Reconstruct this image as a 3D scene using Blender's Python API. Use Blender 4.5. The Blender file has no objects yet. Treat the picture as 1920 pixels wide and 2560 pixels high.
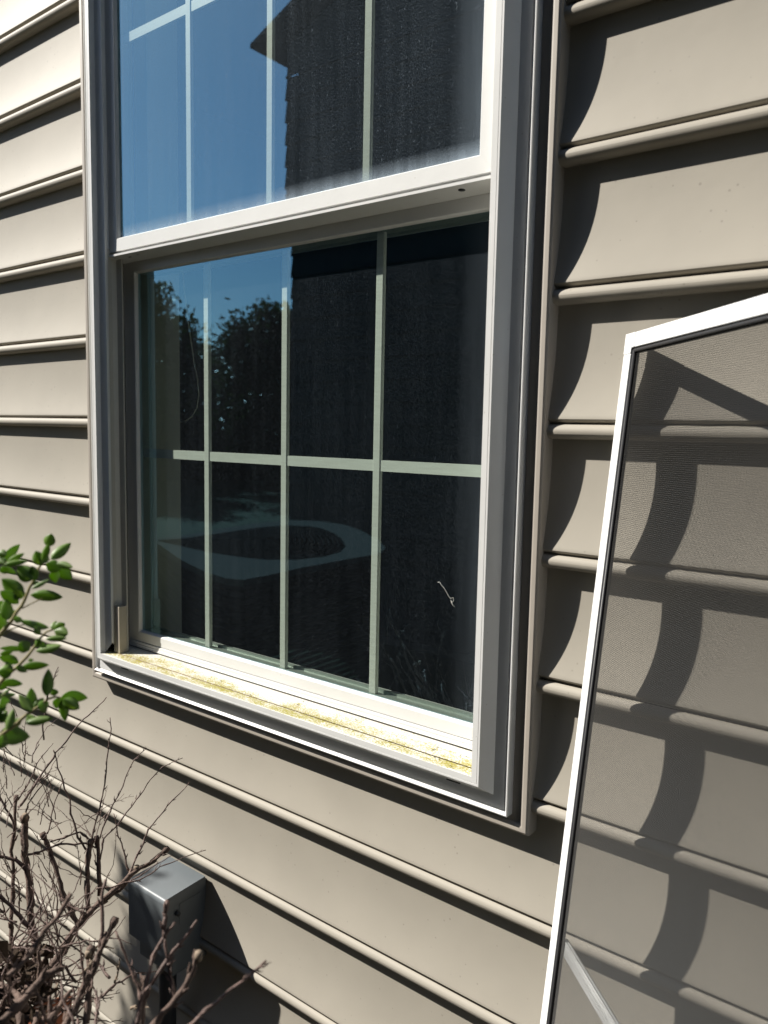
import bpy, bmesh, math, random
import numpy as np
from mathutils import Vector
random.seed(7)
S = bpy.context.scene
# ------------------------------------------------------------------ camera
YAW, PITCH, ROLL = -0.6549, -0.1049, 0.0196
CAM = np.array([1.42, -0.8981, -0.0121]); F = 1939.64
def _rot(yaw, pitch, roll):
    f = np.array([math.sin(yaw)*math.cos(pitch), math.cos(yaw)*math.cos(pitch), math.sin(pitch)])
    r = np.array([math.cos(yaw), -math.sin(yaw), 0]); u = np.cross(r, f)
    return np.array([r*math.cos(roll)+u*math.sin(roll), u*math.cos(roll)-r*math.sin(roll), f])
R = _rot(YAW, PITCH, ROLL)
def ray(x, y): return R.T @ np.array([(x-960)/F, -(y-1280)/F, 1.0])
def at(x, y, d):                       # point on a sight line, d metres from the lens
    v = ray(x, y); return CAM + v/np.linalg.norm(v)*d
def on(x, y, ax, v):
    d = ray(x, y); t = (v-CAM[ax])/d[ax]; return CAM+t*d
cd = bpy.data.cameras.new('camera'); cam = bpy.data.objects.new('camera', cd)
S.collection.objects.link(cam); S.camera = cam
cam.matrix_world = ((R[0][0], R[1][0], -R[2][0], CAM[0]), (R[0][1], R[1][1], -R[2][1], CAM[1]),
                    (R[0][2], R[1][2], -R[2][2], CAM[2]), (0, 0, 0, 1))
from mathutils import Matrix
cam.matrix_world = Matrix(((R[0][0], R[1][0], -R[2][0], CAM[0]), (R[0][1], R[1][1], -R[2][1], CAM[1]),
                    (R[0][2], R[1][2], -R[2][2], CAM[2]), (0, 0, 0, 1)))
cd.sensor_fit = 'VERTICAL'; cd.sensor_height = 36; cd.lens = F/2560*36
cd.clip_start = .02; cd.clip_end = 500
cd.dof.use_dof = True; cd.dof.focus_distance = 1.2; cd.dof.aperture_fstop = 6.0
S.render.resolution_x = 768; S.render.resolution_y = 1024
# ------------------------------------------------------------------ light
SUN = Vector((1.95, 1.0, -1.68))
sl = bpy.data.lights.new('sun', 'SUN'); sl.energy = 4.6; sl.angle = math.radians(.53); sl.color = (1, .955, .88)
so = bpy.data.objects.new('sun', sl); S.collection.objects.link(so)
so.rotation_euler = SUN.to_track_quat('-Z', 'Y').to_euler()
w = bpy.data.worlds.new('World'); S.world = w; w.use_nodes = True
nt = w.node_tree; bg = nt.nodes['Background']
sk = nt.nodes.new('ShaderNodeTexSky'); sk.sky_type = 'NISHITA'; sk.sun_disc = False
sk.sun_elevation = math.radians(37.5); sk.sun_rotation = math.atan2(-1.95, -1.0)
sk.air_density = 1.0; sk.dust_density = .4; sk.ozone_density = 1.5
nt.links.new(sk.outputs[0], bg.inputs[0]); bg.inputs[1].default_value = .052
S.view_settings.view_transform = 'Standard'; S.view_settings.look = 'None'
S.view_settings.exposure = 0.84; S.view_settings.gamma = 1
S.render.engine = 'CYCLES'
S.cycles.max_bounces = 10; S.cycles.diffuse_bounces = 2; S.cycles.transparent_max_bounces = 24
S.cycles.caustics_reflective = False; S.cycles.caustics_refractive = False

# ------------------------------------------------------------------ helpers
def tag(o, label=None, cat=None, group=None, kind=None):
    if label: o['label'] = label
    if cat: o['category'] = cat
    if group: o['group'] = group
    if kind: o['kind'] = kind
    return o
def empty(name, loc=(0, 0, 0)):
    o = bpy.data.objects.new(name, None); S.collection.objects.link(o); o.location = loc
    o.empty_display_size = .05; return o
class MB:
    def __init__(s): s.v = []; s.f = []; s.sm = []
    def add(s, vs, fs, smooth=False):
        b = len(s.v); s.v += [tuple(map(float, p)) for p in vs]
        s.f += [tuple(i+b for i in f) for f in fs]; s.sm += [smooth]*len(fs)
    def box(s, a, b):
        x0, y0, z0 = a; x1, y1, z1 = b
        s.add([(x0, y0, z0), (x1, y0, z0), (x1, y1, z0), (x0, y1, z0), (x0, y0, z1), (x1, y0, z1), (x1, y1, z1), (x0, y1, z1)],
              [(0, 3, 2, 1), (4, 5, 6, 7), (0, 1, 5, 4), (1, 2, 6, 5), (2, 3, 7, 6), (3, 0, 4, 7)])
    def obox(s, o, u, v, n, lu, lv, ln, smooth=False):
        o, u, v, n = [np.array(q, float) for q in (o, u, v, n)]
        P = [o+u*a+v*b+n*c for c in (0, ln) for a, b in ((0, 0), (lu, 0), (lu, lv), (0, lv))]
        s.add(P, [(0, 3, 2, 1), (4, 5, 6, 7), (0, 1, 5, 4), (1, 2, 6, 5), (2, 3, 7, 6), (3, 0, 4, 7)])
    def tube(s, pts, r, n=6, cap=True):
        pts = [np.array(p, float) for p in pts]; rs = r if hasattr(r, '__len__') else [r]*len(pts)
        V = []; prev = None
        for i, p in enumerate(pts):
            t = pts[min(i+1, len(pts)-1)]-pts[max(i-1, 0)]; t = t/(np.linalg.norm(t)+1e-9)
            if prev is None:
                a = np.array([0, 0, 1.]) if abs(t[2]) < .9 else np.array([1., 0, 0])
                u = np.cross(t, a)
            else: u = prev-t*(prev@t)
            u = u/(np.linalg.norm(u)+1e-9); prev = u; q = np.cross(t, u)
            for k in range(n):
                a = 2*math.pi*k/n; V.append(p+(u*math.cos(a)+q*math.sin(a))*rs[i])
        Fs = []
        for i in range(len(pts)-1):
            for k in range(n):
                Fs.append((i*n+k, i*n+(k+1) % n, (i+1)*n+(k+1) % n, (i+1)*n+k))
        if cap: Fs += [tuple(range(n))[::-1], tuple((len(pts)-1)*n+k for k in range(n))]
        s.add(V, Fs, True)
    def build(s, name, mat, parent=None, bevel=0, seg=2, keep=False):
        me = bpy.data.meshes.new(name); me.from_pydata(s.v, [], s.f)
        me.polygons.foreach_set('use_smooth', s.sm); me.update()
        bm = bmesh.new(); bm.from_mesh(me)
        if not keep: bmesh.ops.recalc_face_normals(bm, faces=bm.faces)
        if bevel:
            bmesh.ops.bevel(bm, geom=[e for e in bm.edges if len(e.link_faces) == 2], offset=bevel, segments=seg, affect='EDGES', profile=.5)
        bm.to_mesh(me); bm.free()
        o = bpy.data.objects.new(name, me); S.collection.objects.link(o)
        me.materials.append(mat)
        if parent: o.parent = parent; 
        if parent is not None and parent.type == 'EMPTY' or parent is not None:
            base = Vector((0, 0, 0)); q = parent
            while q: base += q.location; q = q.parent
            o.location = -base
        return o
def ring(mb, rect, prof, sides='LRTB'):
    """sweep a profile [(outward, y)] round a rectangle (x0,x1,z0,z1) with mitred corners"""
    x0, x1, z0, z1 = rect
    for (d0, y0), (d1, y1) in zip(prof[:-1], prof[1:]):
        c = lambda d, y: [(x0-d, y, z0-d), (x1+d, y, z0-d), (x1+d, y, z1+d), (x0-d, y, z1+d)]
        A, B = c(d0, y0), c(d1, y1)
        for k, sname in zip(range(4), 'BRTL'):
            if sname in sides:
                j = (k+1) % 4
                mb.add([A[k], A[j], B[j], B[k]], [(0, 1, 2, 3)])
# ------------------------------------------------------------------ materials
def mat(name, col, rough=.5, spec=.5, var=0, vscale=8, bump=0, bscale=200, metal=0, stretch=(1, 1, 1), spots=None, trans=0, coat=0):
    m = bpy.data.materials.new(name); m.use_nodes = True; t = m.node_tree; N = t.nodes; b = N['Principled BSDF']
    b.inputs['Base Color'].default_value = (*col, 1); b.inputs['Roughness'].default_value = rough
    b.inputs['Specular IOR Level'].default_value = spec; b.inputs['Metallic'].default_value = metal
    b.inputs['Coat Weight'].default_value = coat
    tc = N.new('ShaderNodeTexCoord'); mp = N.new('ShaderNodeMapping'); mp.inputs['Scale'].default_value = stretch
    geo = N.new('ShaderNodeNewGeometry'); t.links.new(geo.outputs['Position'], mp.inputs[0])
    last = None
    if var:
        n = N.new('ShaderNodeTexNoise'); n.inputs['Scale'].default_value = vscale; n.inputs['Detail'].default_value = 6
        t.links.new(mp.outputs[0], n.inputs[0])
        r = N.new('ShaderNodeMapRange'); r.inputs[1].default_value = .3; r.inputs[2].default_value = .7
        r.inputs[3].default_value = 1-var; r.inputs[4].default_value = 1+var*.6
        t.links.new(n.outputs[0], r.inputs[0])
        mx = N.new('ShaderNodeMix'); mx.data_type = 'RGBA'; mx.blend_type = 'MULTIPLY'; mx.inputs[0].default_value = 1
        mx.inputs[6].default_value = (*col, 1); t.links.new(r.outputs[0], mx.inputs[7]); last = mx.outputs[2]
    if spots:
        scale, thr, sc = spots
        v = N.new('ShaderNodeTexVoronoi'); v.inputs['Scale'].default_value = scale
        t.links.new(mp.outputs[0], v.inputs['Vector'])
        n2 = N.new('ShaderNodeTexNoise'); n2.inputs['Scale'].default_value = scale*.21; t.links.new(mp.outputs[0], n2.inputs[0])
        ml = N.new('ShaderNodeMath'); ml.operation = 'MULTIPLY'; t.links.new(n2.outputs[0], ml.inputs[0]); ml.inputs[1].default_value = thr
        sb = N.new('ShaderNodeMath'); sb.operation = 'SUBTRACT'; t.links.new(ml.outputs[0], sb.inputs[0]); t.links.new(v.outputs['Distance'], sb.inputs[1])
        rr = N.new('ShaderNodeMapRange'); rr.inputs[1].default_value = 0; rr.inputs[2].default_value = .06
        t.links.new(sb.outputs[0], rr.inputs[0])
        m2 = N.new('ShaderNodeMix'); m2.data_type = 'RGBA'
        t.links.new(rr.outputs[0], m2.inputs[0]); m2.inputs[7].default_value = (*sc, 1)
        if last: t.links.new(last, m2.inputs[6])
        else: m2.inputs[6].default_value = (*col, 1)
        last = m2.outputs[2]
    if last: t.links.new(last, b.inputs['Base Color'])
    if bump:
        n3 = N.new('ShaderNodeTexNoise'); n3.inputs['Scale'].default_value = bscale; n3.inputs['Detail'].default_value = 4
        t.links.new(mp.outputs[0], n3.inputs[0])
        bp = N.new('ShaderNodeBump'); bp.inputs['Strength'].default_value = bump; bp.inputs['Distance'].default_value = .002
        t.links.new(n3.outputs[0], bp.inputs['Height']); t.links.new(bp.outputs[0], b.inputs['Normal'])
    return m
M = {}
M['siding'] = mat('vinyl_siding', (.396, .363, .304), .66, .4, var=.06, vscale=7, bump=.3, bscale=14, spots=(62, .19, (.30, .275, .23)))
M['trimtan'] = mat('vinyl_trim', (.41, .37, .32), .5, .5, var=.05, vscale=20)
M['white'] = mat('white_vinyl', (.78, .78, .76), .35, .5, var=.04, vscale=12, bump=.08, bscale=60, spots=(60, .12, (.45, .42, .36)))
M['oldwhite'] = mat('yellowed_vinyl', (.50, .45, .36), .5, .4, var=.12, vscale=30, spots=(60, .2, (.16, .12, .07)))
M['liner'] = mat('jamb_liner', (.58, .56, .50), .45, .5, var=.06, vscale=20)
M['dark'] = mat('plain_dark', (.012, .012, .013), .6)
M['muntin'] = mat('muntin', (.88, .92, .86), .4, .4, var=.07, vscale=300, stretch=(.1, 1, 1))
M['spacer'] = mat('aluminium_spacer', (.42, .47, .43), .35, .5, metal=.4)
M['alu'] = mat('white_aluminium', (.82, .83, .83), .28, .5, var=.04, vscale=30, spots=(50, .14, (.5, .48, .42)))
M['aluback'] = mat('crossbar_aluminium', (.85, .86, .85), .35, .5, var=.05, vscale=60)
M['mesh'] = mat('fibreglass_mesh', (.060, .058, .055), .55, .4)
M['spline'] = mat('rubber_spline', (.035, .035, .037), .45, .5)
M['box'] = mat('grey_enclosure', (.150, .168, .178), .45, .5, var=.06, vscale=15, bump=.1, bscale=120)
M['boxdark'] = mat('grey_conduit', (.045, .05, .055), .5, .4)
M['bark'] = mat('bark', (.150, .104, .084), .8, .25, var=.45, vscale=90, bump=.8, bscale=400)
M['twig'] = mat('twig_bark', (.155, .102, .085), .6, .35, var=.4, vscale=70, bump=.6, bscale=500)
M['palebark'] = mat('pale_cut_wood', (.27, .21, .155), .8, .2, var=.25, vscale=80)
M['greenstem'] = mat('green_stem', (.24, .20, .075), .6, .3, var=.25, vscale=80)
M['terracotta'] = mat('terracotta', (.34, .12, .06), .85, .2, var=.25, vscale=60, bump=.8, bscale=250, spots=(90, .6, (.62, .52, .44)))
M['mulch'] = mat('mulch', (.028, .021, .015), .95, .1, var=.5, vscale=40, bump=1, bscale=60)
M['grass'] = mat('lawn_grass', (.012, .022, .007), .95, .1, var=.5, vscale=6, bump=1, bscale=40)
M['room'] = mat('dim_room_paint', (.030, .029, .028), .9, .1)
M['jamb'] = mat('inner_jamb_paint', (.5, .52, .48), .6, .2)
M['cord'] = mat('blind_cord', (.62, .62, .58), .6, .3)
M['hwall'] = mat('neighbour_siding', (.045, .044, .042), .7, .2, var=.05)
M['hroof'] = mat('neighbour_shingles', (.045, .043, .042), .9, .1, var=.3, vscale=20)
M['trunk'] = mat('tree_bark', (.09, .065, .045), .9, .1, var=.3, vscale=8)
M['shell'] = mat('pale_shell', (.060, .058, .054), .95, .0)
M['grille'] = mat('grille_wire', (.03, .03, .03), .9, 0)
M['shelldark'] = mat('dark_sling', (.012, .012, .013), .95, 0)

def sill_mat():
    m = mat('weathered_sill', (.72, .70, .62), .55, .4); t = m.node_tree; N = t.nodes; b = N['Principled BSDF']
    geo = N.new('ShaderNodeNewGeometry'); sep = N.new('ShaderNodeSeparateXYZ'); t.links.new(geo.outputs['Position'], sep.inputs[0])
    mp = N.new('ShaderNodeMapping'); mp.inputs['Scale'].default_value = (1, 1.6, 1); t.links.new(geo.outputs['Position'], mp.inputs[0])
    def noise(sc, det=6, rough=.7):
        n = N.new('ShaderNodeTexNoise'); n.inputs['Scale'].default_value = sc; n.inputs['Detail'].default_value = det
        n.inputs['Roughness'].default_value = rough; t.links.new(mp.outputs[0], n.inputs[0]); return n.outputs[0]
    def mr(src, a, b_, c, d):
        r = N.new('ShaderNodeMapRange'); t.links.new(src, r.inputs[0])
        for i, v in zip((1, 2, 3, 4), (a, b_, c, d)): r.inputs[i].default_value = v
        return r.outputs[0]
    def mth(op, a, b_):
        k = N.new('ShaderNodeMath'); k.operation = op
        for i, v in enumerate((a, b_)):
            if isinstance(v, (int, float)): k.inputs[i].default_value = v
            else: t.links.new(v, k.inputs[i])
        return k.outputs[0]
    # algae band hugging the outer third of the sill, plus patches
    band = mth('MULTIPLY', mr(sep.outputs[1], -.0285, -.024, 0, 1), mr(sep.outputs[1], -.014, .022, 1, .25))
    base = mth('ADD', mth('MULTIPLY', band, .42), mr(noise(16), .35, .65, 0, .42))
    algae = mr(mth('ADD', base, mr(noise(330, 3), .3, .7, -.35, .35)), .42, .72, 0, 1)
    mx = N.new('ShaderNodeMix'); mx.data_type = 'RGBA'; mx.inputs[6].default_value = (.74, .72, .65, 1)
    mx.inputs[7].default_value = (.34, .29, .055, 1); t.links.new(algae, mx.inputs[0])
    dk = mr(noise(700, 2), .66, .72, 0, .85); m2 = N.new('ShaderNodeMix'); m2.data_type = 'RGBA'
    t.links.new(mx.outputs[2], m2.inputs[6]); m2.inputs[7].default_value = (.12, .09, .05, 1); t.links.new(dk, m2.inputs[0])
    pk = mr(noise(7, 3), .55, .7, 0, .35); m3 = N.new('ShaderNodeMix'); m3.data_type = 'RGBA'
    t.links.new(m2.outputs[2], m3.inputs[6]); m3.inputs[7].default_value = (.62, .50, .42, 1); t.links.new(pk, m3.inputs[0])
    t.links.new(m3.outputs[2], b.inputs['Base Color'])
    bp = N.new('ShaderNodeBump'); bp.inputs['Strength'].default_value = .6; bp.inputs['Distance'].default_value = .001
    t.links.new(noise(420, 3), bp.inputs['Height']); t.links.new(bp.outputs[0], b.inputs['Normal'])
    return m
M['sill'] = sill_mat()

def glass_mat(name, refl, dust, zb, xl, xr):
    """coated pane: clear, mirrors a share of the light, with dust and dried streaks that are thicker near the edges"""
    m = bpy.data.materials.new(name); m.use_nodes = True; t = m.node_tree; N = t.nodes; N.clear()
    out = N.new('ShaderNodeOutputMaterial'); tr = N.new('ShaderNodeBsdfTransparent'); tr.inputs[0].default_value = (.94, 1, .95, 1)
    gl = N.new('ShaderNodeBsdfGlossy'); gl.inputs['Roughness'].default_value = 0.0; gl.inputs[0].default_value = (.38, .76, 1, 1)
    df = N.new('ShaderNodeBsdfDiffuse'); df.inputs[0].default_value = (.46, .56, .66, 1)
    g0 = N.new('ShaderNodeNewGeometry'); dt = N.new('ShaderNodeVectorMath'); dt.operation = 'DOT_PRODUCT'
    t.links.new(g0.outputs['Normal'], dt.inputs[0]); t.links.new(g0.outputs['Incoming'], dt.inputs[1])
    k1 = N.new('ShaderNodeMath'); k1.operation = 'ABSOLUTE'; t.links.new(dt.outputs['Value'], k1.inputs[0])
    k2 = N.new('ShaderNodeMath'); k2.operation = 'SUBTRACT'; k2.inputs[0].default_value = 1; t.links.new(k1.outputs[0], k2.inputs[1])
    k3 = N.new('ShaderNodeMath'); k3.operation = 'POWER'; t.links.new(k2.outputs[0], k3.inputs[0]); k3.inputs[1].default_value = 4
    mr = N.new('ShaderNodeMath'); mr.operation = 'MULTIPLY_ADD'; t.links.new(k3.outputs[0], mr.inputs[0]); mr.inputs[1].default_value = .7; mr.inputs[2].default_value = refl
    m1 = N.new('ShaderNodeMixShader'); t.links.new(mr.outputs[0], m1.inputs[0]); t.links.new(tr.outputs[0], m1.inputs[1]); t.links.new(gl.outputs[0], m1.inputs[2])
    geo = N.new('ShaderNodeNewGeometry'); mp = N.new('ShaderNodeMapping'); mp.inputs['Scale'].default_value = (1, 1, .45); t.links.new(geo.outputs['Position'], mp.inputs[0])
    sep = N.new('ShaderNodeSeparateXYZ'); t.links.new(geo.outputs['Position'], sep.inputs[0])
    def noise(sc, v=None, det=3):
        n = N.new('ShaderNodeTexNoise'); n.inputs['Scale'].default_value = sc; n.inputs['Detail'].default_value = det
        t.links.new((v or mp).outputs[0], n.inputs[0]); return n.outputs[0]
    def rng(src, a, b_, c, d):
        r = N.new('ShaderNodeMapRange'); t.links.new(src, r.inputs[0])
        for i, v in zip((1, 2, 3, 4), (a, b_, c, d)): r.inputs[i].default_value = v
        return r.outputs[0]
    def mth(op, a, b_):
        k = N.new('ShaderNodeMath'); k.operation = op
        for i, v in enumerate((a, b_)):
            if isinstance(v, (int, float)): k.inputs[i].default_value = v
            else: t.links.new(v, k.inputs[i])
        return k.outputs[0]
    mp2 = N.new('ShaderNodeMapping'); mp2.inputs['Scale'].default_value = (1, 1, .06); t.links.new(geo.outputs['Position'], mp2.inputs[0])
    fine = rng(noise(900, None, 2), .40, .70, .25, 1.8)
    speck = rng(noise(420, mp, 1), .72, .77, 0, 3)
    streak = rng(noise(70, mp2), .3, .75, .75, 1.35)
    blot = rng(noise(6), .3, .7, .7, 1.4)
    edge = mth('ADD', rng(sep.outputs[2], zb, zb+.022, 7, 0), mth('ADD', rng(sep.outputs[0], xr-.05, xr, 0, 2.5), rng(sep.outputs[0], xl, xl+.02, 2.0, 0)))
    d = mth('MULTIPLY', mth('ADD', mth('MULTIPLY', mth('MULTIPLY', fine, streak), blot), mth('ADD', speck, mth('MULTIPLY', edge, streak))), dust)
    d = mth('MINIMUM', d, .6)
    m2 = N.new('ShaderNodeMixShader'); t.links.new(d, m2.inputs[0]); t.links.new(m1.outputs[0], m2.inputs[1]); t.links.new(df.outputs[0], m2.inputs[2])
    t.links.new(m2.outputs[0], out.inputs[0]); return m
def leaf_mat(name, c, c2):
    m = bpy.data.materials.new(name); m.use_nodes = True; t = m.node_tree; N = t.nodes; b = N['Principled BSDF']
    out = N['Material Output']; b.inputs['Roughness'].default_value = .45; b.inputs['Specular IOR Level'].default_value = .4
    oi = N.new('ShaderNodeTexNoise'); oi.inputs['Scale'].default_value = 60
    geo = N.new('ShaderNodeNewGeometry'); t.links.new(geo.outputs['Position'], oi.inputs[0])
    mx = N.new('ShaderNodeMix'); mx.data_type = 'RGBA'; mx.inputs[6].default_value = (*c, 1); mx.inputs[7].default_value = (*c2, 1)
    t.links.new(oi.outputs[0], mx.inputs[0]); t.links.new(mx.outputs[2], b.inputs['Base Color'])
    tl = N.new('ShaderNodeBsdfTranslucent'); tl.inputs[0].default_value = (.34, .55, .03, 1)
    ms = N.new('ShaderNodeMixShader'); ms.inputs[0].default_value = .38
    t.links.new(b.outputs[0], ms.inputs[1]); t.links.new(tl.outputs[0], ms.inputs[2]); t.links.new(ms.outputs[0], out.inputs[0]); return m
M['leaf'] = leaf_mat('shrub_leaf', (.040, .105, .035), (.30, .43, .10))
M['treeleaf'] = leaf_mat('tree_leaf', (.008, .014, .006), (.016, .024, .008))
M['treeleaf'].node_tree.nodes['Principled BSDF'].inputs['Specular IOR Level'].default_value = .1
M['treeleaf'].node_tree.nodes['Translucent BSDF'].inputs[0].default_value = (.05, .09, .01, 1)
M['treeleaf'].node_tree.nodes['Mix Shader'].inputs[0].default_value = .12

# ------------------------------------------------------------------ ground, lawn
mb = MB(); mb.add([(-90, -120, -1.62), (60, -120, -1.62), (60, 0.03, -1.62), (-90, .03, -1.62)], [(0, 1, 2, 3)])
tag(mb.build('lawn', M['grass']), kind='structure')
mb = MB()
nx, ny = 70, 20
V = []
for j in range(ny+1):
    for i in range(nx+1):
        V.append((-2.5+5*i/nx, -1.1+1.12*j/ny, -1.60+.03*random.random()+.02*math.sin(i*.9)*math.cos(j*.7)))
mb.add(V, [(j*(nx+1)+i, j*(nx+1)+i+1, (j+1)*(nx+1)+i+1, (j+1)*(nx+1)+i) for j in range(ny) for i in range(nx)])
tag(mb.build('planting_bed', M['mulch']), kind='structure')

# ------------------------------------------------------------------ house wall: beaded siding + J trim
E = .165; D = .0195
JL, JR, JB, JT = -.034, .9844, -.5435, 1.165       # outer edge of trim round the window
prof = []                                            # sections of (z below groove, y, )
bead = [(-.009+.009*math.sin(a), .009-.009*math.cos(a)) for a in np.linspace(math.pi/2, -math.pi/2*.92, 15)]
bead = [(z, y) for z, y in bead] + [(-.0185, .0125), (-.0178, .022)]
ts = np.linspace(0, .925, 24)
panel = [(-.0178-(E-.0178)*t, D-(D-.0026)*(t/.955)**2.5) for t in ts]
yb = panel[-1][1]
panel += [(-E+.0078, yb-.0009), (-E+.0062, yb-.0010), (-E+.0048, yb-.0001), (-E+.0036, yb+.0014), (-E+.0026, yb+.0034), (-E+.0018, yb+.0060), (-E+.0014, .0125)]
groove = [(-E+.0014, .0125), (-E, .0125), (-E, .009)]
wall = empty('house_wall', (0, 0.02, -1.6))
tag(wall, 'taupe house wall of beaded vinyl siding with a trim channel round the window', 'wall')
mb = MB()
random.seed(3)
for k in range(-8, 14):
    z0 = -(k-4)*E
    for sec in (bead, panel, groove):
        P = [(z0+z, y) for z, y in sec]
        # split where the trim starts
        Q = [P[0]]
        for a, b in zip(P[:-1], P[1:]):
            for lim in (JB+.008, JT-.008):
                if (a[0]-lim)*(b[0]-lim) < 0:
                    u = (lim-a[0])/(b[0]-a[0]); Q.append((lim, a[1]+(b[1]-a[1])*u))
            Q.append(b)
        segs = {}
        for side in ('L', 'R', 'M'):
            run = []
            x0, x1 = {'L': (-3.2, JL+.006), 'M': (JL+.006, JR-.006), 'R': (JR-.006, 4.0)}[side]
            xs = np.linspace(x0, x1, {'L': 26, 'M': 9, 'R': 26}[side])
            for a, b in zip(Q[:-1], Q[1:]):
                mid = (a[0]+b[0])/2
                if side == 'M' and JB+.008 < mid < JT-.008: continue
                V = []
                for (z, y) in (a, b):
                    for x in xs:
                        wob = .0007*math.sin(x*5.1+k*1.7)*(1 if sec is panel else .4)
                        V.append((x, y+wob, z+.0005*math.sin(x*3.3+k*2.2)))
                n = len(xs)
                mb.add(V, [(i, i+1, n+i+1, n+i) for i in range(n-1)], True)
o = mb.build('siding', M['siding'], wall)
bm = bmesh.new(); bm.from_mesh(o.data); bmesh.ops.remove_doubles(bm, verts=bm.verts, dist=1e-5)
for e in bm.edges:
    if len(e.link_faces) == 2 and e.calc_face_angle() > .6: e.smooth = False
bm.to_mesh(o.data); bm.free()
mb = MB()
mb.box((-3.2, .028, -1.7), (JL+.03, .10, 3.0)); mb.box((JR-.03, .028, -1.7), (4.0, .10, 3.0))
mb.box((JL+.03, .028, -1.7), (JR-.03, .10, -.52)); mb.box((JL+.03, .028, JT-.03), (JR-.03, .10, 3.0))
mb.build('sheathing', M['dark'], wall)
# trim channel: flat inner face, rounded outer bump, returns to the wall
mb = MB(); rect = (-.007, .957, -.5145, 1.1355)
pr_ = [(0, .022), (0, .0005), (.0145, .0002)]
ring(mb, rect, pr_)
bump = [(.0148, .0008), (.0150, -.0030), (.0156, -.0047), (.0170, -.0058), (.0190, -.0062), (.0236, -.0063), (.0256, -.0056), (.0268, -.0042), (.0274, -.0018), (.0275, .0010), (.0275, .0222)]
ring(mb, rect, bump)
o = mb.build('window_trim_channel', M['trimtan'], wall)
bm = bmesh.new(); bm.from_mesh(o.data); bmesh.ops.remove_doubles(bm, verts=bm.verts, dist=1e-5)
for f in bm.faces: f.smooth = True
for e in bm.edges:
    if len(e.link_faces) == 2 and e.calc_face_angle() > .7: e.smooth = False
bm.to_mesh(o.data); bm.free()

# ------------------------------------------------------------------ window
win = empty('window', (.475, 0, -.514))
tag(win, 'white vinyl double hung window with pale green grilles between its panes', 'window')
FR = (.0348, .909, -.473, 1.094)      # inner front edge of the frame
mb = MB()
# front face, slanted return, recess, bevelled lip, return to the channel
ring(mb, FR, [(0, -.0288), (.0080, -.0288), (.0084, -.0282), (.0088, -.0288), (.0114, -.0288), (.0245, -.0104), (.0405, -.0100), (.0407, -.0085), (.0412, -.0085), (.0428, -.0098), (.0436, -.0112), (.0462, -.0142), (.0476, -.0138), (.0480, -.0005), (.0480, .02)], 'BRT')
ring(mb, (.0348, .909, -.473, 1.094), [(0, -.0288), (.0070, -.0288), (.0074, -.0282), (.0078, -.0288), (.0114, -.0288), (.0225, -.0104), (.0345, -.0100), (.0347, -.0085), (.0352, -.0085), (.0368, -.0098), (.0376, -.0112), (.0402, -.0142), (.0416, -.0138), (.0420, -.0005), (.0420, .02)], 'L')
# inner returns and stops of jambs and head
ring(mb, FR, [(0, -.0288), (0, -.0172), (-.0225, -.0170), (-.0225, -.0120), (-.0180, -.0110), (-.0180, .0075)], 'LT')
ring(mb, FR, [(0, -.0288), (0, .0075)], 'R')
mb.build('frame', M['white'], win)
mb = MB()   # channels beside the lower sash
for s, xo in ((1, FR[0]), (-1, FR[1])):
    X = lambda d: xo+s*(d if s > 0 else d*.05)
    pts = [(.0225, -.0115), (.0205, -.002), (.0225, .0076), (.0385, .0078), (.0385, .0110), (.006, .0112), (.006, .09)]
    for (a, ya), (b, yb) in zip(pts[:-1], pts[1:]):
        mb.add([(X(a), ya, -.468), (X(b), yb, -.468), (X(b), yb, .325), (X(a), ya, .325)], [(0, 1, 2, 3)])
mb.build('jamb_liner', M['liner'], win)
mb = MB()
for s, xo in ((1, FR[0]),):
    a, b = xo+s*.0200, xo+s*.0395
    mb.box((min(a, b), -.0105, -.470), (max(a, b), .0070, -.3745))
mb.build('liner_cap', M['oldwhite'], win, bevel=.0006)
# sill
sz = lambda y: -.473+.125*(y+.0288)
mb = MB()
ys = np.linspace(-.0288, .075, 12)
mb.add([(x, y, sz(y)-(0 if y > -.028 else .0006)) for y in ys for x in (FR[0]-.004, FR[1]+.004)], [(2*i, 2*i+1, 2*i+3, 2*i+2) for i in range(len(ys)-1)])
mb.build('sill', M['sill'], win)
mb = MB(); mb.tube([(FR[0], -.0105, sz(-.0105)+.0001), (FR[1], -.0105, sz(-.0105)+.0001)], .0009, 5)
mb.build('sill_seam', mat('sill_dirt', (.14, .095, .05), .8), win)
mb = MB()
for x, y in ((.083, -.0126), (.86, -.0127)):
    mb.box((x, y-.0004, -.4975), (x+.022, y+.001, -.4940))
mb.build('weep_slot', M['dark'], win)

def muntins(parent, gx, gz, xs, zs, y0, y1, wd=.0148):
    for x in xs:
        m = MB(); h = wd/2; b = .0015
        P = [(x-h, y0+b), (x-h+b, y0), (x+h-b, y0), (x+h, y0+b), (x+h, y1-b), (x+h-b, y1), (x-h+b, y1), (x-h, y1-b)]
        V = [(a, c, z) for z in gz for a, c in P]
        m.add(V, [(i, (i+1) % 8, 8+(i+1) % 8, 8+i) for i in range(8)]+[tuple(range(8)), tuple(range(15, 7, -1))])
        m.build('muntin', M['muntin'], parent)
    for z in zs:
        edges = [gx[0]]+[q for x in xs for q in (x-wd/2+.0004, x+wd/2-.0004)]+[gx[1]]
        m = MB(); h = .0085
        for a, b_ in zip(edges[::2], edges[1::2]):
            m.obox((a, y0+.0012, z-h), (1, 0, 0), (0, 1, 0), (0, 0, 1), b_-a, (y1-y0)-.0024, 2*h)
        m.build('muntin', M['muntin'], parent)
xc = .479; hw = .3965
MX = [xc-.2005, xc, xc+.2005]
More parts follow.
